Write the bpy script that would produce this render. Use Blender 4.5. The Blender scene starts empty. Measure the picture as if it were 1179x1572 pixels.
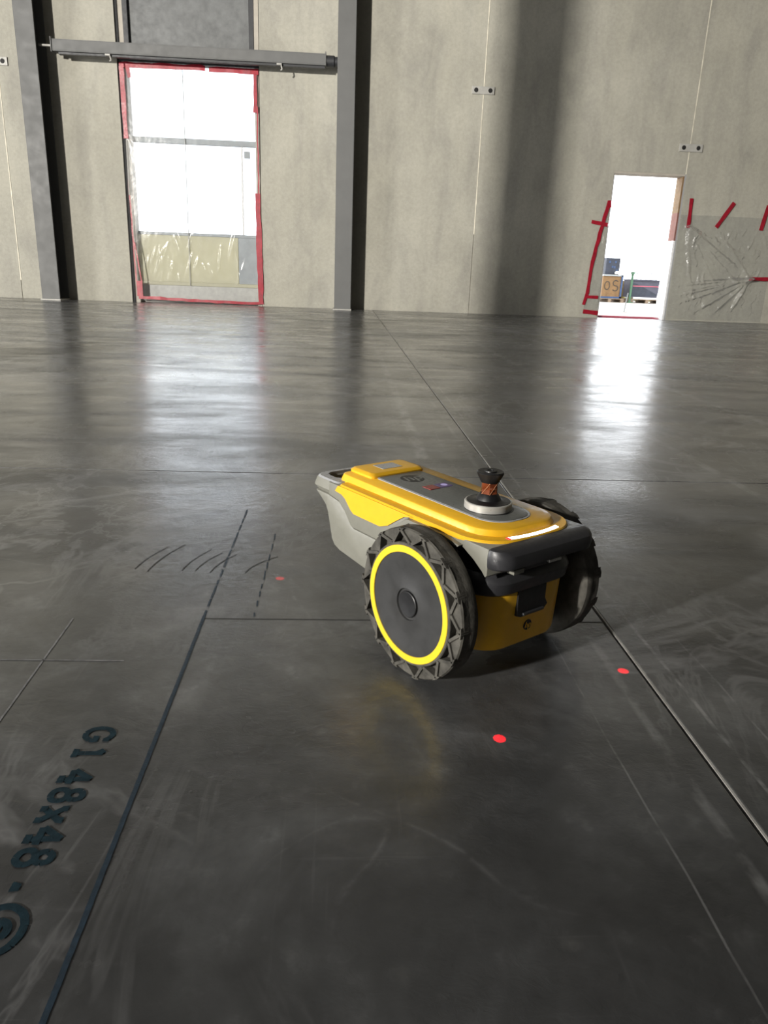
import bpy, bmesh, math, random
from mathutils import Vector, Matrix, noise

random.seed(7)
SC = bpy.context.scene
COL = SC.collection
PI = math.pi

# ------------------------------------------------------------------ camera
CAM_H = 0.64
pitch, roll, yaw = math.radians(17.97), math.radians(2.156), math.radians(3.627)
cd = bpy.data.cameras.new('camera')
cam = bpy.data.objects.new('camera', cd)
COL.objects.link(cam)
fw = Vector((math.sin(yaw) * math.cos(pitch), math.cos(yaw) * math.cos(pitch), -math.sin(pitch)))
rt0 = Vector((math.cos(yaw), -math.sin(yaw), 0))
up0 = rt0.cross(fw)
rt = rt0 * math.cos(roll) + up0 * math.sin(roll)
up = -rt0 * math.sin(roll) + up0 * math.cos(roll)
cam.matrix_world = Matrix(((rt.x, up.x, -fw.x, 0), (rt.y, up.y, -fw.y, 0), (rt.z, up.z, -fw.z, CAM_H), (0, 0, 0, 1)))
cd.sensor_fit = 'VERTICAL'
cd.sensor_height = 36.0
cd.lens = 36.0 * 1129.6 / 1572.0
cd.clip_start = 0.02
cd.clip_end = 300
SC.camera = cam

# ------------------------------------------------------------------ sky
wd = bpy.data.worlds.new('overcast_sky')
SC.world = wd
wd.use_nodes = True
bg = wd.node_tree.nodes['Background']
bg.inputs['Color'].default_value = (0.92, 0.96, 1.0, 1)
bg.inputs['Strength'].default_value = 5.2

# ------------------------------------------------------------------ large lights
def area(name, loc, target, sx, sy, power, color, spread=180):
    l = bpy.data.lights.new(name, 'AREA')
    l.shape = 'RECTANGLE'
    l.size, l.size_y = sx, sy
    l.energy = power
    l.color = color
    l.spread = math.radians(spread)
    o = bpy.data.objects.new(name, l)
    COL.objects.link(o)
    o.location = loc
    o.rotation_euler = (Vector(target) - Vector(loc)).to_track_quat('-Z', 'Y').to_euler()
    return o
# assumed lamp, unseen behind the camera, set from shadows, aimed at the far wall
area('work_light_mast_lamp', (-11.6, -8.0, 4.6), (1.0, 13.8, 3.6), 0.55, 0.55, 1700, (1.0, 0.96, 0.89), 90)
# assumed daylight, falling through an unseen dock door in the left wall
area('dock_door_daylight', (-16.9, 2.0, 2.3), (0, 4.5, 2.0), 4.0, 4.4, 1000, (0.98, 0.97, 0.95))

SC.view_settings.view_transform = 'Standard'
SC.view_settings.look = 'None'
SC.view_settings.gamma = 1.0
SC.view_settings.exposure = 0.0
SC.view_settings.use_curve_mapping = False
SC.cycles.use_denoising = True
SC.cycles.max_bounces = 5
SC.cycles.transparent_max_bounces = 24

# ------------------------------------------------------------------ materials
def srgb(r, g, b):
    f = lambda c: (c / 255 / 12.92) if c <= 10 else ((c / 255 + 0.055) / 1.055) ** 2.4
    return (f(r), f(g), f(b))

class NT:
    def __init__(s, name):
        s.m = bpy.data.materials.new(name)
        s.m.use_nodes = True
        s.t = s.m.node_tree
        s.b = s.t.nodes['Principled BSDF']
        s.out = s.t.nodes['Material Output']
        s._tc = None
    def n(s, typ, **kw):
        x = s.t.nodes.new(typ)
        for k, v in kw.items():
            setattr(x, k, v)
        return x
    def l(s, a, b):
        s.t.links.new(a, b)
    def coord(s, scale=(1, 1, 1), loc=(0, 0, 0), rot=(0, 0, 0)):
        if s._tc is None:
            s._tc = s.n('ShaderNodeTexCoord')
        mp = s.n('ShaderNodeMapping')
        mp.inputs['Scale'].default_value = scale
        mp.inputs['Location'].default_value = loc
        mp.inputs['Rotation'].default_value = rot
        s.l(s._tc.outputs['Object'], mp.inputs['Vector'])
        return mp.outputs['Vector']
    def noise(s, vec, scale, detail=4, rough=0.55, dist=0.0):
        x = s.n('ShaderNodeTexNoise')
        x.inputs['Scale'].default_value = scale
        x.inputs['Detail'].default_value = detail
        x.inputs['Roughness'].default_value = rough
        x.inputs['Distortion'].default_value = dist
        s.l(vec, x.inputs['Vector'])
        return x.outputs['Fac']
    def ramp(s, fac, stops, interp='LINEAR'):
        x = s.n('ShaderNodeValToRGB')
        x.color_ramp.interpolation = interp
        e = x.color_ramp.elements
        while len(e) < len(stops):
            e.new(0.5)
        for i, (p, c) in enumerate(stops):
            e[i].position = p
            if not isinstance(c, (tuple, list)):
                c = (c, c, c)
            e[i].color = (*c[:3], 1)
        s.l(fac, x.inputs['Fac'])
        return x.outputs['Color']
    def math(s, op, a, b=None, c=None):
        x = s.n('ShaderNodeMath', operation=op)
        for i, v in enumerate((a, b, c)):
            if v is None:
                continue
            if isinstance(v, (int, float)):
                x.inputs[i].default_value = v
            else:
                s.l(v, x.inputs[i])
        return x.outputs[0]
    def mix(s, fac, a, b, blend='MIX'):
        x = s.n('ShaderNodeMix', data_type='RGBA', blend_type=blend)
        for k, v in ((0, fac), (6, a), (7, b)):
            if isinstance(v, (int, float)):
                x.inputs[k].default_value = v
            elif isinstance(v, (tuple, list)):
                x.inputs[k].default_value = (*v[:3], 1)
            else:
                s.l(v, x.inputs[k])
        return x.outputs[2]
    def bump(s, h, strength=0.2, dist=0.01, normal=None):
        x = s.n('ShaderNodeBump')
        x.inputs['Strength'].default_value = strength
        x.inputs['Distance'].default_value = dist
        s.l(h, x.inputs['Height'])
        if normal is not None:
            s.l(normal, x.inputs['Normal'])
        return x.outputs['Normal']

def plain(name, col, rough=0.5, metal=0.0, var=0.12, scale=30, bump=0.05, bdist=0.001, spec=0.5, coat=0.0):
    t = NT(name)
    v = t.coord()
    f = t.noise(v, scale, 5, 0.6)
    lo = tuple(max(0, c * (1 - var)) for c in col)
    hi = tuple(min(1, c * (1 + var)) for c in col)
    t.l(t.ramp(f, [(0.3, lo), (0.7, hi)]), t.b.inputs['Base Color'])
    t.l(t.ramp(t.noise(v, scale * 2.3, 3), [(0.3, max(0, rough - 0.08)), (0.7, min(1, rough + 0.08))]), t.b.inputs['Roughness'])
    t.b.inputs['Metallic'].default_value = metal
    t.b.inputs['Specular IOR Level'].default_value = spec
    t.b.inputs['Coat Weight'].default_value = coat
    if bump:
        t.l(t.bump(t.noise(v, scale * 6, 4), bump, bdist), t.b.inputs['Normal'])
    return t.m

def emis(name, col, strength, base=0.02):
    t = NT(name)
    t.b.inputs['Base Color'].default_value = (base, base, base, 1)
    t.b.inputs['Emission Color'].default_value = (*col, 1)
    t.b.inputs['Emission Strength'].default_value = strength
    return t.m

def mat_wall(name, tint=(1, 1, 1)):
    t = NT(name)
    v = t.coord()
    big = t.noise(v, 0.55, 5, 0.6, 0.3)
    mid = t.noise(t.coord((1, 1, 0.35)), 2.2, 6, 0.62, 0.5)
    fine = t.noise(v, 22, 6, 0.65)
    c1 = t.ramp(big, [(0.3, (0.36, 0.346, 0.293)), (0.7, (0.455, 0.438, 0.375))])
    c2 = t.ramp(mid, [(0.28, (0.80, 0.80, 0.82)), (0.5, (0.98, 0.98, 0.98)), (0.75, (1.06, 1.055, 1.04))])
    c = t.mix(1.0, c1, c2, 'MULTIPLY')
    c3 = t.ramp(fine, [(0.3, 0.9), (0.7, 1.06)])
    c = t.mix(1.0, c, c3, 'MULTIPLY')
    # faint pour lines and water runs
    st = t.noise(t.coord((3.2, 1, 0.05)), 2.0, 4, 0.6)
    c = t.mix(1.0, c, t.ramp(st, [(0.3, 0.95), (0.6, 1.01)]), 'MULTIPLY')
    c = t.mix(1.0, c, tint, 'MULTIPLY')
    t.l(c, t.b.inputs['Base Color'])
    t.b.inputs['Roughness'].default_value = 0.82
    t.b.inputs['Specular IOR Level'].default_value = 0.3
    h = t.math('ADD', t.math('MULTIPLY', fine, 0.5), mid)
    t.l(t.bump(h, 0.25, 0.006), t.b.inputs['Normal'])
    return t.m

def mat_floor():
    t = NT('polished_concrete')
    v = t.coord()
    big = t.noise(v, 0.55, 4, 0.6, 0.6)
    mid = t.noise(v, 3.0, 5, 0.64, 0.7)
    mot = t.noise(v, 17, 4, 0.62)
    spk = t.noise(v, 60, 3, 0.6)
    c = t.ramp(mid, [(0.26, (0.034, 0.034, 0.034)), (0.5, (0.060, 0.061, 0.062)), (0.64, (0.098, 0.100, 0.102)), (0.76, (0.15, 0.152, 0.155))])
    c = t.mix(1.0, c, t.ramp(big, [(0.36, (0.62, 0.62, 0.61)), (0.47, (0.86, 0.86, 0.86)), (0.52, (1.08, 1.08, 1.08)), (0.68, (1.45, 1.45, 1.46))]), 'MULTIPLY')
    c = t.mix(1.0, c, t.ramp(mot, [(0.3, 0.78), (0.6, 1.05), (0.74, 1.6)]), 'MULTIPLY')
    # pale aggregate blotches
    vo = t.n('ShaderNodeTexVoronoi')
    vo.inputs['Scale'].default_value = 11
    t.l(t.coord(), vo.inputs['Vector'])
    bl = t.ramp(t.math('ADD', vo.outputs['Distance'], t.math('MULTIPLY', spk, 0.25)), [(0.17, 0.5), (0.28, 0.0)])
    c = t.mix(t.math('MULTIPLY', bl, t.ramp(mot, [(0.45, 0.0), (0.65, 0.55)])), c, (0.15, 0.148, 0.142))
    # wandering pale scuffs: thin level lines of two warped noises
    def scuff(vec, scale, w, seedloc):
        nz = t.noise(vec, scale, 2, 0.5, 1.2)
        d = t.math('ABSOLUTE', t.math('SUBTRACT', nz, 0.5))
        return t.ramp(d, [(0.0, 1.0), (w, 0.0)])
    s1 = scuff(t.coord((1, 1, 1), (3, 7, 0)), 0.9, 0.006, 0)
    s2 = scuff(t.coord((0.5, 1.3, 1), (9, 1, 0)), 1.6, 0.006, 0)
    msk = t.ramp(t.noise(t.coord((1, 1, 1), (5, 5, 0)), 1.7, 4), [(0.5, 0.0), (0.62, 1.0)])
    brk = t.ramp(t.noise(v, 45, 3), [(0.42, 0.15), (0.58, 1.0)])
    s = t.math('MULTIPLY', t.math('MULTIPLY', t.math('MAXIMUM', s1, s2), msk), brk)
    c = t.mix(t.math('MULTIPLY', s, 0.32), c, (0.22, 0.22, 0.225))
    # fine trowel and wheel scratches in two directions
    sc = t.noise(t.coord((0.35, 9, 1), (0, 0, 0), (0, 0, 0.5)), 6, 4, 0.6)
    sc2 = t.noise(t.coord((11, 0.3, 1), (2, 3, 0), (0, 0, 0.12)), 4, 4, 0.6)
    scr = t.math('MULTIPLY', t.ramp(t.math('MAXIMUM', sc, sc2), [(0.64, 0.0), (0.74, 1.0)]), msk)
    c = t.mix(t.math('MULTIPLY', scr, 0.4), c, (0.2, 0.2, 0.2))
    # pale scrape lines running beside the slab joint (world x of each line)
    sep = t.n('ShaderNodeSeparateXYZ')
    t.l(t._tc.outputs['Object'], sep.inputs[0])
    wob = t.math('MULTIPLY', t.math('SUBTRACT', t.noise(v, 2.5, 2), 0.5), 0.02)
    X = t.math('ADD', sep.outputs['X'], wob)
    tot = None
    for x0, w, a in ((0.578, 0.0045, 0.9), (0.478, 0.011, 0.5), (0.645, 0.0025, 0.5), (0.40, 0.002, 0.5), (0.20, 0.03, 0.0),
                     (1.35, 0.025, 0.6), (2.1, 0.035, 0.7), (2.9, 0.03, 0.7), (3.6, 0.05, 0.6), (4.4, 0.03, 0.6), (-0.8, 0.03, 0.3), (-2.2, 0.04, 0.5)):
        d = t.math('ABSOLUTE', t.math('SUBTRACT', X, x0))
        q = t.math('MULTIPLY', t.ramp(t.math('DIVIDE', d, w), [(0.4, 1.0), (1.0, 0.0)]), a)
        tot = q if tot is None else t.math('MAXIMUM', tot, q)
    # worn forklift lane that only starts beyond the crosswise joint
    d = t.math('ABSOLUTE', t.math('SUBTRACT', X, 0.30))
    q = t.math('MULTIPLY', t.ramp(t.math('DIVIDE', d, 0.03), [(0.4, 1.0), (1.0, 0.0)]), t.math('GREATER_THAN', sep.outputs['Y'], 2.6))
    tot = t.math('MAXIMUM', tot, t.math('MULTIPLY', q, 0.8))
    brk2 = t.ramp(t.noise(t.coord((1, 0.6, 1)), 14, 4, 0.7), [(0.42, 0.0), (0.6, 1.0)])
    c = t.mix(t.math('MULTIPLY', t.math('MULTIPLY', tot, brk2), 0.6), c, (0.32, 0.32, 0.32))
    # wisps of pale construction dust
    dm = t.ramp(t.noise(t.coord((1, 1, 1), (7, 3, 0)), 0.75, 4, 0.6, 0.5), [(0.42, 0.0), (0.58, 1.0)])
    f1 = t.ramp(t.math('ABSOLUTE', t.math('SUBTRACT', t.noise(t.coord((0.8, 1.2, 1), (2, 2, 0), (0, 0, 0.6)), 1.3, 5, 0.6, 2.0), 0.5)), [(0.0, 1.0), (0.035, 0.0)])
    f2 = t.ramp(t.math('ABSOLUTE', t.math('SUBTRACT', t.noise(t.coord((1.2, 0.5, 1), (6, 1, 0), (0, 0, -0.4)), 2.4, 5, 0.65, 1.5), 0.5)), [(0.0, 0.8), (0.03, 0.0)])
    dust = t.math('MULTIPLY', t.math('MAXIMUM', f1, f2), dm)
    c = t.mix(t.math('MULTIPLY', dust, 0.30), c, (0.36, 0.36, 0.365))
    t.l(c, t.b.inputs['Base Color'])
    r = t.ramp(t.math('ADD', t.math('MULTIPLY', mid, 0.6), t.math('MULTIPLY', big, 0.4)), [(0.35, 0.38), (0.65, 0.52)])
    r = t.mix(t.math('MAXIMUM', t.math('MULTIPLY', s, 0.6), scr), r, (0.5, 0.5, 0.5))
    t.l(r, t.b.inputs['Roughness'])
    t.b.inputs['Specular IOR Level'].default_value = 0.5
    h = t.math('ADD', t.math('MULTIPLY', t.noise(t.coord((1, 1.6, 1)), 14, 3, 0.5, 1.0), 0.45), t.math('MULTIPLY', mid, 0.5))
    rip = t.noise(t.coord((1.0, 1.5, 1)), 38, 4, 0.65, 1.5)
    rmask = t.ramp(t.noise(t.coord((1, 1, 1), (2, 8, 0)), 1.1, 4), [(0.38, 0.25), (0.6, 1.0)])
    h = t.math('ADD', h, t.math('MULTIPLY', t.math('MULTIPLY', rip, rmask), 0.9))
    nrm = t.bump(h, 0.11, 0.010, t.bump(spk, 0.04, 0.002))
    t.l(nrm, t.b.inputs['Normal'])
    # thin polish on top of the slab
    cl1 = t.noise(t.coord((1, 1, 1), (4, 2, 0)), 0.8, 4, 0.62, 1.2)
    cl2 = t.noise(t.coord((0.45, 1.6, 1), (1, 6, 0), (0, 0, 0.25)), 1.9, 5, 0.70, 0.8)
    cw = t.math('ADD', t.math('MULTIPLY', cl1, 0.45), t.math('MULTIPLY', cl2, 0.55))
    t.l(t.ramp(cw, [(0.38, 0.40), (0.5, 0.80), (0.58, 1.0)]), t.b.inputs['Coat Weight'])
    t.b.inputs['Coat IOR'].default_value = 1.5
    t.l(t.ramp(t.math('ADD', t.math('MULTIPLY', mid, 0.5), t.math('MULTIPLY', cl2, 0.5)), [(0.40, 0.30), (0.50, 0.21), (0.60, 0.14)]), t.b.inputs['Coat Roughness'])
    t.l(nrm, t.b.inputs['Coat Normal'])
    return t.m

def mat_film(name, haze, tintcol=(0.95, 0.96, 0.97), gl=0.22, bump=0.35):
    t = NT(name)
    t.t.nodes.remove(t.b)
    tr = t.n('ShaderNodeBsdfTransparent')
    tr.inputs['Color'].default_value = (*tintcol, 1)
    tl = t.n('ShaderNodeBsdfTranslucent')
    tl.inputs['Color'].default_value = (0.8, 0.82, 0.84, 1)
    df = t.n('ShaderNodeBsdfDiffuse')
    df.inputs['Color'].default_value = (0.62, 0.61, 0.58, 1)
    g = t.n('ShaderNodeBsdfGlossy')
    g.inputs['Roughness'].default_value = 0.2
    g.inputs['Color'].default_value = (1, 1, 1, 1)
    v = t.coord()
    nz = t.noise(v, 7, 4, 0.6, 1.5)
    nrm = t.bump(nz, bump, 0.05)
    t.l(nrm, g.inputs['Normal'])
    m0 = t.n('ShaderNodeMixShader'); m0.inputs[0].default_value = 0.5
    t.l(tl.outputs[0], m0.inputs[1]); t.l(df.outputs[0], m0.inputs[2])
    m1 = t.n('ShaderNodeMixShader')
    t.l(t.ramp(t.noise(v, 1.6, 4), [(0.3, haze * 0.5), (0.7, haze * 1.5)]), m1.inputs[0])
    t.l(tr.outputs[0], m1.inputs[1]); t.l(m0.outputs[0], m1.inputs[2])
    lw = t.n('ShaderNodeLayerWeight'); lw.inputs['Blend'].default_value = 0.3
    t.l(nrm, lw.inputs['Normal'])
    m2 = t.n('ShaderNodeMixShader')
    t.l(t.math('MULTIPLY', t.math('ADD', lw.outputs['Fresnel'], 0.03), gl * 2), m2.inputs[0])
    t.l(m1.outputs[0], m2.inputs[1]); t.l(g.outputs[0], m2.inputs[2])
    t.l(m2.outputs[0], t.out.inputs['Surface'])
    return t.m

M = {}
M['wall'] = mat_wall('tilt_up_concrete')
M['wall2'] = mat_wall('hall_concrete', (0.9, 0.9, 0.92))
M['floor'] = mat_floor()
M['subfloor'] = plain('slab_joint_dark', (0.02, 0.02, 0.02), 0.8)
M['sealant'] = plain('joint_sealant', (0.34, 0.33, 0.31), 0.4, 0.0, 0.3, 25)
M['caulk'] = plain('pale_caulk', (0.66, 0.62, 0.51), 0.8, 0, 0.3, 5)
M['steel'] = plain('primer_grey_steel', (0.125, 0.126, 0.123), 0.6, 0.0, 0.05, 3, 0.03, 0.001)
M['steel_dark'] = plain('dark_steel', (0.03, 0.031, 0.034), 0.5, 0.0, 0.2, 9)
M['plate'] = plain('galvanised_plate', (0.42, 0.41, 0.38), 0.55, 0.1, 0.12, 12)
M['hole'] = plain('bolt_hole_dark', (0.012, 0.011, 0.010), 0.7)
M['deck'] = plain('roof_deck', (0.12, 0.12, 0.125), 0.7, 0, 0.1, 1)
M['beige'] = plain('beige_jamb', (0.42, 0.385, 0.33), 0.7, 0, 0.1, 6)
M['rubber'] = plain('black_seal', (0.012, 0.012, 0.013), 0.7)
M['silverpanel'] = plain('sheet_steel_panel', (0.13, 0.135, 0.135), 0.5, 0.0, 0.25, 6, 0.1, 0.003)
def mat_board():
    t = NT('cream_translucent_board')
    c = t.ramp(t.noise(t.coord(), 3, 4), [(0.3, (0.56, 0.53, 0.38)), (0.7, (0.64, 0.61, 0.46))])
    t.l(c, t.b.inputs['Base Color'])
    t.b.inputs['Roughness'].default_value = 0.6
    tl = t.n('ShaderNodeBsdfTranslucent')
    t.l(c, tl.inputs['Color'])
    m = t.n('ShaderNodeMixShader'); m.inputs[0].default_value = 0.3
    t.l(t.b.outputs[0], m.inputs[1]); t.l(tl.outputs[0], m.inputs[2])
    t.l(m.outputs[0], t.out.inputs['Surface'])
    return t.m
M['panelbeige'] = mat_board()
M['rail'] = plain('grey_rail', (0.30, 0.32, 0.33), 0.5, 0, 0.1, 8)
M['redtape'] = plain('red_tape', (0.30, 0.008, 0.022), 0.38, 0, 0.25, 16, 0.3, 0.004)
M['film'] = mat_film('clear_film', 0.09, (0.93, 0.94, 0.95), 0.35)
M['filmwin'] = mat_film('window_film', 0.04, (0.90, 0.91, 0.92), 0.10, 0.05)
M['pane'] = mat_film('frosted_pane', 0.03, (0.76, 0.77, 0.78), 0.04, 0.01)
M['filmjamb'] = mat_film('milky_film', 0.75)
M['ground'] = plain('dusty_gravel', (0.30, 0.27, 0.24), 0.9, 0, 0.2, 3, 0.3, 0.02)
M['crate'] = plain('brown_board', (0.20, 0.115, 0.05), 0.8, 0, 0.2, 9)
M['wood'] = plain('pallet_wood', (0.22, 0.16, 0.11), 0.85, 0, 0.25, 8)
M['blue'] = plain('blue_paint', (0.035, 0.07, 0.16), 0.5, 0, 0.15, 10)
M['navy'] = plain('navy_sheet', (0.028, 0.033, 0.05), 0.6, 0, 0.3, 6)
M['navy2'] = plain('slate_tarpaulin', (0.065, 0.065, 0.09), 0.6, 0, 0.2, 4)
M['green'] = plain('green_paint', (0.06, 0.14, 0.08), 0.5, 0, 0.2, 9)
M['straw'] = plain('dry_yellow_grass', (0.23, 0.2, 0.05), 0.9, 0, 0.35, 14)
M['sandboard'] = plain('yellow_chipboard', (0.27, 0.2, 0.08), 0.85, 0, 0.25, 11)
M['wire'] = plain('galvanised_wire', (0.2, 0.21, 0.22), 0.5, 0.3, 0.1, 20)
M['pink'] = plain('pink_tape', (0.45, 0.10, 0.14), 0.5)
M['salmon'] = plain('salmon_board', (0.20, 0.085, 0.065), 0.7, 0, 0.15, 10)
M['ink'] = plain('dark_brush_ink', (0.05, 0.04, 0.03), 0.8)
M['white'] = plain('white_plastic', (0.7, 0.7, 0.7), 0.5)
M['orange'] = plain('orange_board', (0.20, 0.125, 0.06), 0.7, 0, 0.2, 12)
M['bluepaint'] = plain('blue_floor_ink', (0.010, 0.026, 0.036), 0.6, 0, 0.35, 90, 0.2, 0.001, 0.15)
M['bluechalk'] = plain('blue_chalk', (0.013, 0.028, 0.045), 0.5, 0, 0.35, 90, 0.2, 0.001, 0.45)
M['palechalk'] = plain('pale_chalk', (0.2, 0.2, 0.205), 0.7, 0, 0.4, 50)
M['skid'] = plain('black_skid', (0.03, 0.03, 0.03), 0.5, 0, 0.3, 50)
# robot
M['yellow'] = plain('yellow_plastic', (0.78, 0.43, 0.018), 0.36, 0, 0.04, 60, 0.03, 0.0004)
M['ring'] = plain('bright_yellow_ring', (0.76, 0.52, 0.018), 0.5, 0, 0.03, 40, 0.02, 0.0004)
M['grey'] = plain('warm_grey_plastic', (0.20, 0.197, 0.168), 0.45, 0, 0.05, 50, 0.04, 0.0004)
M['rimgrey'] = plain('pale_grey_plastic', (0.33, 0.335, 0.345), 0.3, 0, 0.05, 50, 0.03, 0.0004)
M['dark'] = plain('charcoal_plastic', (0.030, 0.030, 0.033), 0.42, 0, 0.1, 50, 0.05, 0.0004)
M['black'] = plain('black_plastic', (0.007, 0.007, 0.008), 0.45, 0, 0.1, 50, 0.03, 0.0004)
M['panelgrey'] = plain('slate_panel', (0.105, 0.11, 0.105), 0.35, 0, 0.05, 60, 0.02, 0.0003)
M['tyre'] = plain('dusty_rubber', (0.068, 0.064, 0.055), 0.75, 0, 0.5, 45, 0.3, 0.002, 0.3)
M['disc'] = plain('wheel_disc_plastic', (0.030, 0.030, 0.030), 0.42, 0, 0.18, 22, 0.05, 0.0005)
M['chrome'] = plain('brushed_silver', (0.52, 0.51, 0.48), 0.35, 0.4, 0.02, 60, 0.0)
M['lamp'] = emis('white_light_bar', (1.0, 0.97, 1.0), 3.0, 0.6)
M['lampred'] = emis('red_indicator', (1.0, 0.05, 0.05), 1.2)
M['redbtn'] = plain('red_button', (0.22, 0.025, 0.02), 0.4)
M['screen'] = emis('lit_display', (0.05, 0.03, 0.08), 1.0)
M['icon'] = emis('display_icon', (0.5, 0.42, 0.75), 0.6)
def mat_amber():
    t = NT('amber_prism_glass')
    f = t.noise(t.coord(), 60, 2)
    t.l(t.ramp(f, [(0.3, (0.16, 0.035, 0.012)), (0.7, (0.34, 0.085, 0.03))]), t.b.inputs['Base Color'])
    t.b.inputs['Roughness'].default_value = 0.08
    t.b.inputs['Metallic'].default_value = 0.4
    t.b.inputs['Coat Weight'].default_value = 1.0
    return t.m
M['amber'] = mat_amber()
M['copper'] = plain('copper_edge', (0.55, 0.28, 0.15), 0.3, 0.7)

# ------------------------------------------------------------------ mesh helpers
def link(name, bm, mat, parent=None, smooth=None, kind=None):
    bmesh.ops.recalc_face_normals(bm, faces=bm.faces)
    me = bpy.data.meshes.new(name)
    bm.to_mesh(me)
    bm.free()
    me.materials.append(M[mat])
    if smooth is not None:
        for p in me.polygons:
            p.use_smooth = True
        me.set_sharp_from_angle(angle=math.radians(smooth))
    o = bpy.data.objects.new(name, me)
    COL.objects.link(o)
    if parent is not None:
        o.parent = parent
    if kind:
        o['kind'] = kind
    return o

def empty(name, loc=(0, 0, 0), rz=0.0):
    o = bpy.data.objects.new(name, None)
    o.empty_display_size = 0.1
    COL.objects.link(o)
    o.location = loc
    o.rotation_euler = (0, 0, rz)
    return o

def tag(o, label=None, cat=None, group=None, kind=None):
    if label: o['label'] = label
    if cat: o['category'] = cat
    if group: o['group'] = group
    if kind: o['kind'] = kind
    return o

def add_box(bm, x0, x1, y0, y1, z0, z1, bevel=0.0, seg=2):
    tmp = bmesh.new()
    vs = [tmp.verts.new((x, y, z)) for x in (x0, x1) for y in (y0, y1) for z in (z0, z1)]
    for f in ((0, 1, 3, 2), (4, 6, 7, 5), (0, 4, 5, 1), (2, 3, 7, 6), (0, 2, 6, 4), (1, 5, 7, 3)):
        tmp.faces.new([vs[i] for i in f])
    if bevel > 0:
        bmesh.ops.bevel(tmp, geom=tmp.edges[:], offset=bevel, segments=seg, affect='EDGES', profile=0.5)
    merge(bm, tmp)

def merge(bm, tmp, mx=None):
    mp = {}
    for v in tmp.verts:
        mp[v] = bm.verts.new(mx @ v.co if mx is not None else v.co)
    for f in tmp.faces:
        try:
            bm.faces.new([mp[v] for v in f.verts])
        except ValueError:
            pass
    tmp.free()

def box_obj(name, ext, mat, parent=None, bevel=0.0, kind=None):
    bm = bmesh.new()
    add_box(bm, *ext, bevel=bevel)
    return link(name, bm, mat, parent, kind=kind)

def extrude(bm, pts, plane, a, b, bevel=0.0, seg=2):
    """polygon pts in plane 'xz' / 'xy' / 'yz', extruded from a to b along the remaining axis"""
    def P(p, t):
        return {'xz': (p[0], t, p[1]), 'xy': (p[0], p[1], t), 'yz': (t, p[0], p[1])}[plane]
    tmp = bmesh.new()
    A = [tmp.verts.new(P(p, a)) for p in pts]
    B = [tmp.verts.new(P(p, b)) for p in pts]
    tmp.faces.new(A)
    tmp.faces.new(B[::-1])
    n = len(pts)
    for i in range(n):
        tmp.faces.new((A[i], B[i], B[(i + 1) % n], A[(i + 1) % n]))
    bmesh.ops.recalc_face_normals(tmp, faces=tmp.faces)
    if bevel > 0:
        caps = [e for e in tmp.edges if len(e.link_faces) == 2 and any(len(f.verts) == n and n != 4 or f in () for f in e.link_faces)]
        bmesh.ops.bevel(tmp, geom=caps if caps else tmp.edges[:], offset=bevel, segments=seg, affect='EDGES', profile=0.5)
    merge(bm, tmp)

def loft(bm, rings, cap0=True, cap1=True):
    vs = [[bm.verts.new(p) for p in r] for r in rings]
    n = len(vs[0])
    for a, b in zip(vs, vs[1:]):
        for i in range(n):
            bm.faces.new((a[i], a[(i + 1) % n], b[(i + 1) % n], b[i]))
    if cap0: bm.faces.new(vs[0][::-1])
    if cap1: bm.faces.new(vs[-1])

def lathe(bm, prof, seg=48, axis='z', center=(0, 0, 0), cap0=True, cap1=True, ph=0.0):
    rings = []
    for r, t in prof:
        ring = []
        for k in range(seg):
            a = 2 * PI * k / seg + ph
            c, s = r * math.cos(a), r * math.sin(a)
            p = {'z': (c, s, t), 'y': (c, t, s), 'x': (t, c, s)}[axis]
            ring.append(Vector(p) + Vector(center))
        rings.append(ring)
    loft(bm, rings, cap0, cap1)

def tube(bm, p0, p1, r, seg=10):
    p0, p1 = Vector(p0), Vector(p1)
    d = (p1 - p0)
    q = d.to_track_quat('Z', 'Y')
    rings = []
    for p in (p0, p1):
        rings.append([p + q @ Vector((r * math.cos(2 * PI * k / seg), r * math.sin(2 * PI * k / seg), 0)) for k in range(seg)])
    loft(bm, rings)

# ------------------------------------------------------------------ hall: floor
WY = 13.8            # far wall face
XL, XR, YB, ZC = -17.0, 14.0, -20.0, 9.5
floor = empty('floor')
floor['kind'] = 'structure'
JX, JY, G = 0.527, 2.362, 0.0045
for (x0, x1) in ((XL, JX - G), (JX + G, XR)):
    for (y0, y1) in ((YB, JY - 0.003), (JY + 0.003, WY + 0.26)):
        box_obj('slab', (x0, x1, y0, y1, -0.16, 0.0), 'floor', floor, bevel=0.0015)
box_obj('slab_bed', (XL, XR, YB, WY + 0.26, -0.2, -0.06), 'subfloor', floor)
box_obj('joint_sealant', (JX + 0.0010, JX + G, YB, WY, -0.05, -0.0008), 'sealant', floor)
box_obj('joint_sealant', (XL, XR, JY - 0.003, JY + 0.001, -0.05, -0.003), 'subfloor', floor)
bm = bmesh.new()
add_box(bm, -0.256, JX - G, 1.2885, 1.2915, -0.01, 0.0006)
link('saw_cut', bm, 'skid', floor)

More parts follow.
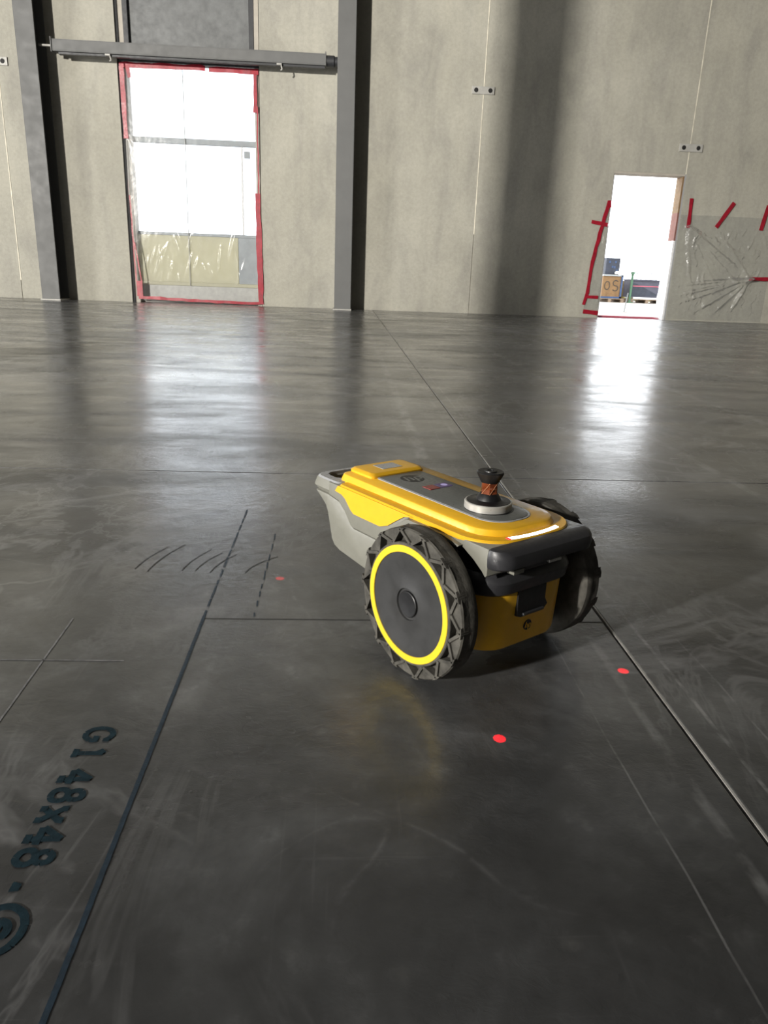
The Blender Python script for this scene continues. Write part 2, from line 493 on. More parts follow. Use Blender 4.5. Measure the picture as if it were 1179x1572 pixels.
# ------------------------------------------------------------------ hall: far wall of tilt-up panels
T = 0.27
wall = empty('wall_front')
wall['kind'] = 'structure'
g = 0.011
OX0, OX1 = -3.735, -1.445     # tall opening
DX0, DX1, DZ = 4.672, 5.942, 2.475
def panel(pts):
    bm = bmesh.new()
    extrude(bm, pts, 'xz', WY, WY + T, bevel=0.0)
    link('concrete_panel', bm, 'wall', wall)
panel([(XL, 0), (-5.63 - g, 0), (-5.63 - g, ZC), (XL, ZC)])
panel([(-5.63 + g, 0), (OX0, 0), (OX0, ZC), (-5.63 + g, ZC)])
panel([(OX0, 6.4), (OX1, 6.4), (OX1, ZC), (OX0, ZC)])
panel([(OX1, 0), (2.285 - g, 0), (2.285 - g, ZC), (OX1, ZC)])
panel([(2.285 + g, 0), (DX0, 0), (DX0, DZ), (5.952 - g, DZ), (5.952 - g, ZC), (2.285 + g, ZC)])
panel([(5.952 + g, 0), (9.6 - g, 0), (9.6 - g, ZC), (5.952 + g, ZC)])
panel([(9.6 + g, 0), (XR, 0), (XR, ZC), (9.6 + g, ZC)])
for x, z0 in ((-5.63, 0.3), (2.285, 1.35), (5.952, DZ), (9.6, 0)):
    box_obj('joint_caulk', (x - g, x + g - 0.004, WY - 0.0015, WY + T - 0.01, z0 if x != 5.952 else DZ, ZC), 'caulk', wall)
    if z0 and x != 5.952:
        box_obj('joint_caulk', (x - g, x + g, WY + 0.012, WY + T - 0.01, 0, z0), 'wall', wall)
box_obj('joint_caulk', (5.952 - g, 5.952 + g, WY + 0.006, WY + T - 0.01, 0, DZ), 'rimgrey', wall)

box_obj('wall_left_lower', (XL - 0.25, XL, YB, -0.2, 0, ZC), 'wall2', kind='structure').name = 'wall_left'
wl = bpy.data.objects['wall_left']
box_obj('wall_panel', (XL - 0.25, XL, 4.2, WY + T, 0, ZC), 'wall2', wl)
box_obj('wall_panel', (XL - 0.25, XL, -0.2, 4.2, 4.8, ZC), 'wall2', wl)  # wall above the assumed dock door opening, which is out of view
box_obj('wall_right', (XR, XR + 0.25, YB, WY + T, 0, ZC), 'wall2', kind='structure')
box_obj('wall_back', (XL, XR, YB - 0.25, YB, 0, ZC), 'wall2', kind='structure')
box_obj('ceiling', (XL, XR, YB, WY + T, ZC, ZC + 0.2), 'deck', kind='structure')

# ------------------------------------------------------------------ tall opening: frame, boards, rails (setting)
win = empty('window_1')
win['kind'] = 'structure'
def wb(name, ext, mat, bevel=0.0):
    return box_obj(name, ext, mat, win, bevel)
wb('seal', (OX0, OX0 + 0.045, WY + 0.03, WY + T, 0, 6.4), 'rubber')  # left strip: shadow in the recessed jamb gap, given as black colour
wb('jamb', (OX0 + 0.045, OX0 + 0.125, WY + 0.05, WY + T, 0, 6.4), 'beige')
wb('jamb', (OX1 - 0.085, OX1 - 0.012, WY + 0.04, WY + T, 0, 6.4), 'beige')
wb('seal', (OX1 - 0.012, OX1, WY + 0.05, WY + T, 0, 6.4), 'rubber')
wb('track', (OX0 + 0.125, OX0 + 0.205, WY + 0.03, WY + 0.16, 3.80, 6.4), 'steel_dark', 0.004)
wb('track', (OX1 - 0.165, OX1 - 0.085, WY + 0.03, WY + 0.16, 3.80, 6.4), 'steel_dark', 0.004)
wb('upper_panel', (OX0 + 0.205, OX1 - 0.165, WY + 0.10, WY + 0.15, 3.80, 6.4), 'silverpanel')
wb('header', (OX0 + 0.045, OX1 - 0.012, WY + 0.01, WY + 0.2, 3.76, 3.86), 'steel_dark', 0.005)
# door leaf seen through the film: rails, stiles, cream lower board
yl0, yl1 = WY + 0.17, WY + 0.23
lx0, lx1 = OX0 + 0.125, OX1 - 0.085
wb('mid_rail', (lx0, lx1, yl0, yl1, 2.60, 2.69), 'rail', 0.006)
wb('lower_rail', (lx0, lx1, yl0, yl1, 1.14, 1.19), 'rail', 0.006)
wb('lower_board', (lx0, lx1 - 0.35, yl0 + 0.01, yl1, 0.36, 1.14), 'panelbeige', 0.004)
wb('lower_board', (lx1 - 0.345, lx1, yl0 + 0.01, yl1, 0.36, 1.14), 'rail', 0.004)
wb('kick_rail', (lx0, lx1, yl0, yl1, 0.30, 0.36), 'panelbeige', 0.004)
wb('kick_board', (lx0, lx1, yl0 + 0.02, yl1, 0.0, 0.30), 'plate', 0.004)
wb('pane', (lx0, lx1, yl0 + 0.02, yl0 + 0.03, 2.69, 3.76), 'pane')  # both panes are added, tinted to dim the sky behind the film
wb('pane', (lx0, lx1, yl0 + 0.02, yl0 + 0.03, 1.19, 2.60), 'pane')
wb('stile', (lx1 - 0.27, lx1 - 0.235, yl0 + 0.01, yl1, 1.19, 2.60), 'white')
wb('sticker', (lx1 - 0.21, lx1 - 0.11, yl0 - 0.004, yl0 + 0.012, 2.42, 2.53), 'rail')
tb = bmesh.new()
tube(tb, (-2.72, WY + 0.15, 3.78), (-2.74, WY + 0.15, 0.3), 0.007, 8)
link('cable', tb, 'plate', win)

# ------------------------------------------------------------------ doorway (setting)
door = empty('door_1')
door['kind'] = 'structure'
def db(name, ext, mat, bevel=0.0):
    return box_obj(name, ext, mat, door, bevel)
db('lintel_trim', (DX0, DX1, WY + 0.0, WY + T, DZ - 0.035, DZ), 'beige', 0.004)
db('jamb_board', (DX1 - 0.03, DX1, WY + 0.02, WY + T, 1.85, DZ - 0.035), 'orange')
db('jamb_board', (DX1 - 0.03, DX1, WY + 0.02, WY + T, 1.38, 1.85), 'salmon')
db('jamb_board', (DX1 - 0.03, DX1, WY + 0.02, WY + T, 0.0, 1.38), 'white')
db('jamb_board', (DX0, DX0 + 0.02, WY + 0.02, WY + T, 0.0, DZ - 0.035), 'white')
db('threshold', (DX0, DX1, WY + 0.19, WY + T, 0.0, 0.035), 'pink', 0.004)

# ------------------------------------------------------------------ steel columns and beam
def h_column(x0, x1, y0, y1, label, zt=ZC, base='plate'):
    c = empty('steel_column', ((x0 + x1) / 2, (y0 + y1) / 2, 0))
    tag(c, label, 'column')
    hx, hy, tf = (x1 - x0) / 2, (y1 - y0) / 2, 0.022
    def p(n, e, m, bv=0.0):
        return box_obj(n, e, m, c, bv)
    p('front_flange', (-hx, hx, -hy, -hy + tf, 0.02, zt), 'steel', 0.003)
    p('rear_flange', (-hx, hx, hy - tf, hy, 0.02, zt), 'steel', 0.003)
    p('web', (-0.012, 0.012, -hy + tf, hy - tf, 0.02, zt), 'steel')
    p('base_plate', (-hx - 0.02, hx + 0.012, -hy - 0.02, hy, 0.0, 0.02), base, 0.003)
    return c
h_column(-5.125, -4.828, 13.34, 13.795, 'grey steel column left of the plastic-covered opening')
h_column(-0.162, 0.125, 13.34, 13.795, 'grey steel column right of the plastic-covered opening')
h_column(-3.80, -3.36, 3.66, 4.02, 'grey steel column standing out in the hall, left of the picture')  # assumed unseen column, added to cast the soft shadow on the far wall

beam = empty('steel_beam', (-2.49, 13.45, 3.73))
tag(beam, 'grey steel crossbeam fixed between the two columns above the taped opening', 'beam')
def bp(n, e, m, bv=0.0):
    return box_obj(n, e, m, beam, bv)
bp('web_face', (-2.13, 2.13, -0.02, 0.0, 0.05, 0.19), 'steel', 0.002)
bp('top_flange', (-2.13, 2.13, -0.02, 0.16, 0.185, 0.20), 'steel', 0.002)
bp('bottom_flange', (-2.13, 2.13, -0.02, 0.16, 0.035, 0.05), 'steel', 0.002)
bp('lower_rail', (-2.05, 2.13, 0.02, 0.10, 0.0, 0.034), 'steel_dark', 0.003)
bp('end_plate', (-2.145, -2.13, -0.04, 0.17, 0.02, 0.225), 'steel', 0.002)
bp('end_plate', (2.13, 2.145, -0.04, 0.17, 0.03, 0.225), 'steel', 0.002)
tb = bmesh.new()
tube(tb, (-2.35, 0.05, 0.12), (-2.14, 0.05, 0.12), 0.018, 10)
link('anchor_bolt', tb, 'plate', beam, 40)
tb = bmesh.new()
lathe(tb, [(0.085, 2.145), (0.085, 2.27), (0.07, 2.285), (0.07, 2.335)], 24, 'x', (0, 0.06, 0.11))
link('stub_pipe', tb, 'steel_dark', beam, 40)
for x in (-1.28, 1.40):
    k = box_obj('hook', (x - 0.04, x + 0.04, -0.03, 0.03, 0.005, 0.03), 'plate', beam, 0.003)
    tb = bmesh.new()
    tube(tb, (x + 0.03, 0, 0.01), (x + 0.045, 0, -0.05), 0.012, 8)
    tube(tb, (x + 0.045, 0, -0.05), (x + 0.02, 0, -0.065), 0.012, 8)
    link('hook_tip', tb, 'plate', k)

# ------------------------------------------------------------------ joint plates
def joint_plate(x, z, hw, hz, label):
    p = empty('joint_plate', (x, WY, z - hz))
    tag(p, label, 'metal plate', 'steel plates across the wall joints')
    box_obj('plate_body', (-hw, hw, -0.026, 0.0, 0, 2 * hz), 'plate', p, 0.003)
    for s in (-1, 1):
        b = bmesh.new()
        lathe(b, [(0.036, -0.0275), (0.030, -0.029)], 20, 'y', (s * hw * 0.63, 0, hz))
        link('bolt_hole', b, 'hole', p)
joint_plate(2.27, 3.605, 0.19, 0.058, 'grey joint plate with two bolt holes beside the soft wall shadow')
joint_plate(5.962, 2.892, 0.205, 0.062, 'grey joint plate with two bolt holes above the open doorway')
joint_plate(-5.66, 3.66, 0.20, 0.062, 'grey joint plate at the left edge, left of the steel column')

# ------------------------------------------------------------------ plastic films and red tape
def tape(parent, pts, w, y, name='tape_strip', wob=0.006):
    """a strip of tape along pts (x, z) on the plane y"""
    bm = bmesh.new()
    P = []
    for (a, b) in zip(pts, pts[1:]):
        L = math.hypot(b[0] - a[0], b[1] - a[1])
        n = max(1, int(L / 0.12))
        for i in range(n):
            P.append((a[0] + (b[0] - a[0]) * i / n, a[1] + (b[1] - a[1]) * i / n))
    P.append(pts[-1])
    rows = []
    for i, p in enumerate(P):
        a = P[max(0, i - 1)]; b = P[min(len(P) - 1, i + 1)]
        d = Vector((b[0] - a[0], b[1] - a[1])).normalized()
        nx, nz = -d.y, d.x
        ww = w / 2 * (1 + random.uniform(-0.14, 0.14))
        ox = random.uniform(-wob, wob)
        yy = y - random.uniform(0, 0.006)
        rows.append([bm.verts.new((p[0] + nx * (s * ww + ox), yy + t, p[1] + nz * (s * ww + ox))) for t in (0, 0.004) for s in (-1, 1)])
    for a, b in zip(rows, rows[1:]):
        for i, j in ((0, 1), (1, 3), (3, 2), (2, 0)):
            bm.faces.new((a[i], a[j], b[j], b[i]))
    bm.faces.new([rows[0][i] for i in (0, 1, 3, 2)])
    bm.faces.new([rows[-1][i] for i in (0, 2, 3, 1)])
    return link(name, bm, 'redtape', parent)

def film(parent, x0, x1, z0, z1, y, nx, nz, mat, creases=(), amp=0.02, name='film', edge=None, seed=0):
    bm = bmesh.new()
    grid = []
    for i in range(nx + 1):
        col = []
        for j in range(nz + 1):
            u, v = i / nx, j / nz
            x, z = x0 + (x1 - x0) * u, z0 + (z1 - z0) * v
            if edge:
                x, z = edge(u, v)
            d = amp * (noise.noise(Vector((x * 2.2, z * 1.3, seed))) + 0.6 * noise.noise(Vector((x * 6, z * 2.6, seed + 5))) + 0.3 * noise.noise(Vector((x * 15, z * 9, seed + 9))))
            for (ax, az, bx, bz, h, w) in creases:
                L2 = (bx - ax) ** 2 + (bz - az) ** 2
                t = max(0, min(1, ((x - ax) * (bx - ax) + (z - az) * (bz - az)) / L2))
                dist = math.hypot(x - ax - t * (bx - ax), z - az - t * (bz - az))
                d += h * math.exp(-(dist / w) ** 2) * (0.35 + 0.65 * math.sin(PI * min(1, t + 0.15)))
            fall = min(1, 6 * min(u, 1 - u, v, 1 - v))
            col.append(bm.verts.new((x, y - abs(d) * (0.25 + 0.75 * fall), z)))
        grid.append(col)
    for i in range(nx):
        for j in range(nz):
            bm.faces.new((grid[i][j], grid[i + 1][j], grid[i + 1][j + 1], grid[i][j + 1]))
    return link(name, bm, mat, parent, 180)

# film over the tall opening
fs = empty('plastic_sheet', (0, 0, 0))
tag(fs, 'clear plastic sheet taped in red over the tall opening below the crossbeam', 'plastic sheet')
FY = WY + 0.005
cr = []
for k in range(26):
    x = random.uniform(-3.5, -1.6); z = random.uniform(0.1, 1.1)
    a = random.uniform(0.9, 2.2)
    L = random.uniform(0.2, 0.7)
    cr.append((x, z, x + L * math.cos(a) * 0.5, z + L * math.sin(a), random.uniform(0.012, 0.035), random.uniform(0.012, 0.03)))
film(fs, -3.66, -1.485, 0.03, 3.73, FY, 110, 180, 'filmwin', cr, 0.006)
TY = WY - 0.012
tape(fs, [(-3.70, 3.70), (-2.4, 3.715), (-2.32, 3.71)], 0.078, TY)
tape(fs, [(-2.26, 3.70), (-1.46, 3.70)], 0.075, TY)
tape(fs, [(-3.575, 3.70), (-3.54, 3.52)], 0.06, TY - 0.008)
tape(fs, [(-3.665, 3.68), (-3.66, 2.62)], 0.07, TY)
tape(fs, [(-3.665, 2.1), (-3.65, 0.35)], 0.022, TY)
tape(fs, [(-3.63, 1.0), (-3.56, 0.35)], 0.022, TY - 0.003)
tape(fs, [(-3.60, 0.36), (-3.59, 0.10)], 0.11, TY)
tape(fs, [(-3.62, 0.085), (-2.5, 0.05), (-1.5, 0.045)], 0.05, TY)
tape(fs, [(-1.51, 3.68), (-1.525, 3.10)], 0.055, TY)
tape(fs, [(-1.49, 3.2), (-1.48, 1.85)], 0.022, TY)
tape(fs, [(-1.50, 1.86), (-1.485, 0.9), (-1.47, 0.03)], 0.092, TY - 0.004)
bm = bmesh.new()
tube(bm, (-3.655, TY, 2.6), (-3.665, TY, 1.75), 0.014, 8)
link('rolled_edge', bm, 'plate', fs)

# film on the wall right of the doorway
fr = empty('plastic_sheet', (0, 0, 0))
tag(fr, 'wrinkled clear plastic sheet taped to the wall right of the doorway', 'plastic sheet')
cr = []
A1 = (6.12, 1.62)
for tx, tz, h in ((7.45, 0.75, 0.06), (7.35, 0.55, 0.04), (6.9, 0.5, 0.03), (6.55, 0.55, 0.03), (6.3, 0.7, 0.03), (7.5, 1.05, 0.03)):
    cr.append((A1[0], A1[1], tx, tz, h, 0.035))
A2 = (7.42, 0.78)
for tx, tz, h in ((6.0, 0.62, 0.045), (6.0, 0.42, 0.05), (6.0, 0.25, 0.04), (6.35, 0.08, 0.05), (6.75, 0.06, 0.05), (7.1, 0.05, 0.06), (6.65, 1.6, 0.05)):
    cr.append((A2[0], A2[1], tx, tz, h, 0.03))
for k in range(110):
    x = random.uniform(6.05, 7.7); z = random.uniform(0.1, 1.5)
    a = random.uniform(1.0, 2.2); L = random.uniform(0.08, 0.3)
    cr.append((x, z, x + L * math.cos(a), z + L * math.sin(a), random.uniform(0.006, 0.02), random.uniform(0.012, 0.022)))
film(fr, 5.965, 7.78, 0.02, 1.82, WY - 0.004, 110, 110, 'film', cr, 0.02, seed=3)
TY = WY - 0.03
tape(fr, [(6.105, 2.09), (6.12, 1.60)], 0.065, TY, wob=0)
tape(fr, [(6.89, 2.05), (6.63, 1.63)], 0.065, TY, wob=0)
tape(fr, [(7.52, 2.03), (7.46, 1.61)], 0.065, TY, wob=0)
tape(fr, [(7.39, 0.78), (7.85, 0.79)], 0.062, TY - 0.03, wob=0)

# strip of film left of the doorway
fl = empty('plastic_sheet', (0, 0, 0))
tag(fl, 'narrow plastic strip with long red tape left of the doorway', 'plastic sheet')
def edge(u, v):
    z = 0.05 + 1.85 * v
    xl = 4.40 + 0.25 * v * v
    return xl + (4.672 - xl) * u, z
film(fl, 0, 1, 0, 1, WY - 0.003, 14, 70, 'film', [], 0.03, edge=edge, seed=6)
TY = WY - 0.02
tape(fl, [(4.64, 1.98), (4.56, 1.58), (4.46, 0.97), (4.435, 0.42)], 0.062, TY)
tape(fl, [(4.43, 0.44), (4.39, 0.22)], 0.05, TY - 0.003)
tape(fl, [(4.36, 1.635), (4.66, 1.60)], 0.06, TY - 0.006)
tape(fl, [(4.42, 0.37), (4.64, 0.355)], 0.055, TY - 0.006)
tape(fl, [(4.39, 0.105), (4.665, 0.085)], 0.075, TY - 0.006)
tape(fl, [(4.64, 2.0), (4.655, 1.88)], 0.07, TY - 0.004)

# milky film wrapped round the right jamb
fj = empty('plastic_sheet', (0, 0, 0))
tag(fj, 'milky plastic film wrapped down the right jamb of the doorway', 'plastic sheet')
bm = bmesh.new()
rows = []
for j in range(60):
    z = 0.02 + 1.36 * j / 59
    w = 0.03 + 0.05 * (1 - j / 59) + 0.02 * noise.noise(Vector((0, 0, z * 6)))
    rows.append([bm.verts.new((DX1 - 0.035 - w * k / 5 + 0.012 * noise.noise(Vector((k, 0, z * 9))), WY + 0.02 + 0.2 * k / 5, z)) for k in range(6)])
for a, b in zip(rows, rows[1:]):
    for k in range(5):
        bm.faces.new((a[k], a[k + 1], b[k + 1], b[k]))
link('film', bm, 'filmjamb', fj, 180)

# ------------------------------------------------------------------ yard outside
box_obj('yard_ground', (-60, 90, WY + T, 160, -0.25, -0.01), 'ground', kind='structure')

def pallet(x, y, w, d, label):
    p = empty('pallet', (x, y, -0.01))
    tag(p, label, 'pallet', 'pallets in the yard')
    for k in range(3):
        xx = -w / 2 + 0.05 + (w - 0.1) * k / 2
        box_obj('block', (xx - 0.05, xx + 0.05, -d / 2, d / 2, 0.02, 0.10), 'wood', p)
        box_obj('skid', (xx - 0.05, xx + 0.05, -d / 2, d / 2, 0.0, 0.02), 'wood', p)
    for k in range(5):
        yy = -d / 2 + 0.05 + (d - 0.1) * k / 4
        box_obj('deck_board', (-w / 2, w / 2, yy - 0.045, yy + 0.045, 0.10, 0.125), 'wood', p)
    return p
pallet(8.82, 25.45, 0.95, 0.9, 'low wooden pallet under the brown crate outside')
pallet(10.15, 25.6, 1.15, 0.9, 'low wooden pallet under the dark bin outside')

cr_ = empty('crate', (8.86, 25.4, 0.116))
tag(cr_, 'brown board crate with blue frame and brushed letters in the yard', 'crate')
box_obj('board', (-0.32, 0.28, -0.36, 0.36, 0.05, 0.70), 'crate', cr_, 0.005)
for x0, x1 in ((0.28, 0.34),):
    box_obj('frame_post', (x0, x1, -0.38, -0.32, 0.0, 0.74), 'blue', cr_)
    box_obj('frame_post', (x0, x1, 0.32, 0.38, 0.0, 0.74), 'blue', cr_)
box_obj('frame_rail', (-0.34, 0.34, -0.38, -0.33, 0.0, 0.055), 'blue', cr_)
box_obj('frame_rail', (-0.34, 0.34, -0.38, -0.33, 0.70, 0.75), 'rail', cr_)
def strokes(name, polylines, w, fn, mat, parent):
    bm = bmesh.new()
    for q, pl in enumerate(polylines):
        rows = []
        lift = 0.00004 * q
        for i, p in enumerate(pl):
            a = pl[max(0, i - 1)]; b = pl[min(len(pl) - 1, i + 1)]
            d = Vector((b[0] - a[0], b[1] - a[1]))
            if d.length < 1e-9: d = Vector((1, 0))
            d.normalize()
            n = (-d.y * w / 2, d.x * w / 2)
            rows.append([bm.verts.new(Vector(fn(p[0] + n[0] * k, p[1] + n[1] * k)) + Vector((0, 0, lift))) for k in (1, -1)])
        for a, b in zip(rows, rows[1:]):
            bm.faces.new((a[0], a[1], b[1], b[0]))
    return link(name, bm, mat, parent)
def arc(cx, cy, rx, ry, a0, a1, n=20):
    return [(cx + rx * math.cos(math.radians(a0 + (a1 - a0) * i / n)), cy + ry * math.sin(math.radians(a0 + (a1 - a0) * i / n))) for i in range(n + 1)]
S_SH = arc(0.5, 0.72, 0.32, 0.25, 30, 270, 14)[0:] + arc(0.5, 0.24, 0.34, 0.24, 90, -150, 14)[1:]
strokes('brushed_letter', [arc(0.0, 0.4, 0.085, 0.13, 0, 360, 18)], 0.03, lambda a, b: (a - 0.17, -0.366, b), 'ink', cr_)
strokes('brushed_letter', [[(-0.02 + 0.26 * x, 0.24 + 0.34 * y) for x, y in S_SH]], 0.032, lambda a, b: (a, -0.366, b), 'ink', cr_)
bx_ = empty('storage_box', (8.86, 25.4, 0.866))
tag(bx_, 'dark navy box standing on top of the brown crate outside', 'box')
box_obj('box_body', (-0.25, 0.22, -0.25, 0.25, 0.0, 0.52), 'navy', bx_, 0.01)
for k in range(5):
    x, z = random.uniform(-0.18, 0.14), random.uniform(0.06, 0.44)
    box_obj('blue_patch', (x, x + 0.05, -0.256, -0.249, z, z + 0.07), 'blue', bx_)
b = bmesh.new(); lathe(b, [(0.02, 0), (0.07, 0.02), (0.075, 0.07), (0.04, 0.11)], 16, 'z', (0.13, -0.30, 0.0))
link('white_knob', b, 'white', bx_, 60)

bn = empty('waste_bin', (10.12, 25.6, 0.116))
tag(bn, 'dark slate waste bin with pink tape beside the green post', 'bin')
b = bmesh.new(); extrude(b, [(-0.5, 0.05), (0.52, 0.05), (0.60, 0.60), (-0.52, 0.60)], 'xz', -0.4, 0.4, 0.0)
link('bin_body', b, 'navy2', bn)
b = bmesh.new(); extrude(b, [(-0.5, 0.10), (0.5, 0.10), (-0.35, 0.48), (-0.5, 0.52)], 'xz', -0.408, -0.40, 0.0)
link('dark_flap', b, 'navy', bn)
box_obj('rim', (-0.54, 0.62, -0.43, 0.43, 0.58, 0.63), 'navy2', bn, 0.01)
box_obj('tape_band', (-0.5, 0.55, -0.412, -0.402, 0.40, 0.43), 'pink', bn)
box_obj('base_rail', (-0.45, 0.52, -0.42, -0.3, 0.0, 0.06), 'white', bn, 0.006)
for s in (0.36, 0.52):
    b = bmesh.new(); lathe(b, [(0.05, -0.45), (0.055, -0.40)], 14, 'y', (0.52, 0, s))
    link('white_cap', b, 'white', bn)

gp = empty('green_post', (9.50, 25.02, -0.01))
tag(gp, 'green painted metal post between the crate and the dark bin', 'post')
box_obj('upright', (-0.032, 0.032, -0.03, 0.03, 0.02, 0.96), 'green', gp, 0.006)
box_obj('foot', (-0.09, 0.09, -0.1, 0.1, 0.0, 0.025), 'green', gp, 0.004)
box_obj('cap', (-0.055, 0.055, -0.05, 0.05, 0.90, 0.98), 'green', gp, 0.006)

hb = empty('chipboard_stack', (9.34, 26.2, -0.01))
tag(hb, 'yellowish chipboard panel standing between crate and dark bin', 'board')
for k in range(3):
    box_obj('sheet', (-0.34, 0.34, -0.06 + 0.045 * k, -0.02 + 0.045 * k, 0.0, 0.70 - 0.03 * k), 'sandboard', hb)

gr = bmesh.new()
for k in range(900):
    x, y = random.uniform(8.5, 12.5), random.uniform(27.6, 28.8)
    h = random.uniform(0.5, 0.85); a = random.uniform(0, PI); lean = random.uniform(-0.12, 0.12)
    dx, dy = 0.012 * math.cos(a), 0.012 * math.sin(a)
    v0 = gr.verts.new((x - dx, y - dy, -0.01)); v1 = gr.verts.new((x + dx, y + dy, -0.01)); v2 = gr.verts.new((x + lean, y + lean * 0.5, h))
    gr.faces.new((v0, v1, v2))
go = link('yellow_grass', gr, 'straw')
tag(go, 'dry yellow grass growing behind the crate and bin', 'grass', kind='stuff')

def mesh_fence(x0, x1, y, z1, nbar, label):
    f = empty('wire_fence', ((x0 + x1) / 2, y, -0.01))
    tag(f, label, 'fence', 'temporary fences in the yard')
    w = (x1 - x0) / 2
    for k in range(nbar + 1):
        x = -w + 2 * w * k / nbar
        b = bmesh.new(); tube(b, (x, 0, 0), (x, 0, z1), 0.014, 6); link('upright', b, 'wire', f)
    for z in (z1, z1 * 0.62):
        b = bmesh.new(); tube(b, (-w, 0, z), (w, 0, z), 0.014, 6); link('rail', b, 'wire', f)
mesh_fence(9.9, 10.5, 27.2, 1.22, 2, 'taller wire fence panel behind the yellow board')
mesh_fence(10.5, 11.25, 27.3, 0.98, 4, 'lower wire fence panel behind the dark bin')
rd = empty('marker_rod', (6.40, 17.1, -0.01))
tag(rd, 'thin metal rod standing in the yard just outside the doorway', 'rod')
b = bmesh.new(); tube(b, (0, 0, 0), (0.06, 0.05, 0.42), 0.012, 8); link('rod', b, 'rail', rd)
box_obj('foot', (-0.05, 0.05, -0.05, 0.05, 0.0, 0.012), 'rail', rd, 0.002)

# ------------------------------------------------------------------ floor markings
def floor_mark(name, polys, w, mat, label=None, cat=None, parent=None, z=0.0008):
    o = strokes(name, polys, w, lambda a, b: (a, b, z), mat, parent)
    if label: tag(o, label, cat)
    return o
def seg(a, b, n=60, j=0.0003):
    return [(a[0] + (b[0] - a[0]) * i / n + random.uniform(-j, j), a[1] + (b[1] - a[1]) * i / n) for i in range(n + 1)]
floor_mark('chalk_line', [seg((-0.2525, 0.30), (-0.2565, 1.30), 90)], 0.0062, 'bluechalk', 'long straight blue line on the floor right of the painted lettering', 'line')
dashes = []
y = 1.30
while y < 1.9:
    L = random.uniform(0.02, 0.07)
    dashes.append(seg((-0.2565, y), (-0.2567, y + L), 4))
    y += L + random.uniform(0.004, 0.02)
dl = empty('dotted_line', (0, 0, 0))
tag(dl, 'broken far end of the blue line, left of the robot', 'line')
for d_ in dashes:
    floor_mark('dash', [d_], 0.0045, 'bluechalk', parent=dl)
dashes = []
y = 1.30
while y < 1.79:
    L = random.uniform(0.01, 0.05)
    dashes.append(seg((-0.161, y), (-0.1625, y + L), 4))
    y += L + random.uniform(0.01, 0.03)
dl = empty('dotted_line', (0, 0, 0))
tag(dl, 'faint dotted blue line nearest the rear of the robot', 'line')
for d_ in dashes:
    floor_mark('dash', [d_], 0.0032, 'bluechalk', parent=dl)
floor_mark('chalk_line', [seg((-0.498, 1.286), (-0.488, 0.93), 20)], 0.003, 'palechalk', 'short pale scratch left of the painted letter G', 'line')
floor_mark('chalk_line', [seg((-0.62, 1.129), (-0.36, 1.127), 20, 0)], 0.003, 'palechalk', 'pale crosswise scratch on the floor at the left edge', 'line')

sk = empty('skid_marks', (0, 0, 0))
tag(sk, 'row of short black curved skid marks left of the robot', 'skid marks')
for k, (x, y, L, cur) in enumerate(((-0.448, 1.60, 0.14, 0.03), (-0.418, 1.60, 0.17, 0.035), (-0.345, 1.59, 0.13, 0.03), (-0.315, 1.58, 0.11, 0.03), (-0.282, 1.57, 0.11, 0.03), (-0.205, 1.565, 0.10, 0.05))):
    pts = [(x + cur * (i / 9) ** 2 + 0.012 * i / 9, y - L / 2 + L * i / 9) for i in range(10)]
    floor_mark('skid_stroke', [pts], 0.0024, 'skid', parent=sk)

# lettering  G1 48x48 - (e): read towards the camera, letter tops to the right
lt = empty('painted_lettering', (0, 0, 0))
tag(lt, 'dark blue printed lettering G1 48x48 on the floor beside the blue line', 'lettering')
GL = {
    'G': [arc(0.5, 0.5, 0.42, 0.45, 40, 330, 24), [(0.9, 0.28), (0.9, 0.45)], [(0.6, 0.45), (1.0, 0.45)], [(0.86, 0.70), (0.86, 0.92)]],
    '1': [[(0.5, 0.05), (0.5, 0.95)], [(0.2, 0.05), (0.8, 0.05)], [(0.5, 0.95), (0.25, 0.78)]],
    '4': [[(0.68, 0.05), (0.68, 0.95)], [(0.68, 0.95), (0.08, 0.35)], [(0.08, 0.33), (0.98, 0.33)], [(0.45, 0.05), (0.92, 0.05)]],
    '8': [arc(0.5, 0.73, 0.30, 0.22, 0, 360, 18), arc(0.5, 0.27, 0.38, 0.25, 0, 360, 20)],
    'x': [[(0.12, 0.05), (0.88, 0.65)], [(0.12, 0.65), (0.88, 0.05)], [(0.0, 0.65), (0.32, 0.65)], [(0.68, 0.65), (1.0, 0.65)], [(0.0, 0.05), (0.32, 0.05)], [(0.68, 0.05), (1.0, 0.05)]],
    '-': [[(0.2, 0.42), (0.8, 0.42)]],
    '@': [arc(0.5, 0.5, 0.95, 0.62, 0, 360, 34), arc(0.5, 0.5, 0.36, 0.26, 40, 320, 16), [(0.14, 0.5), (0.84, 0.5)]],
}
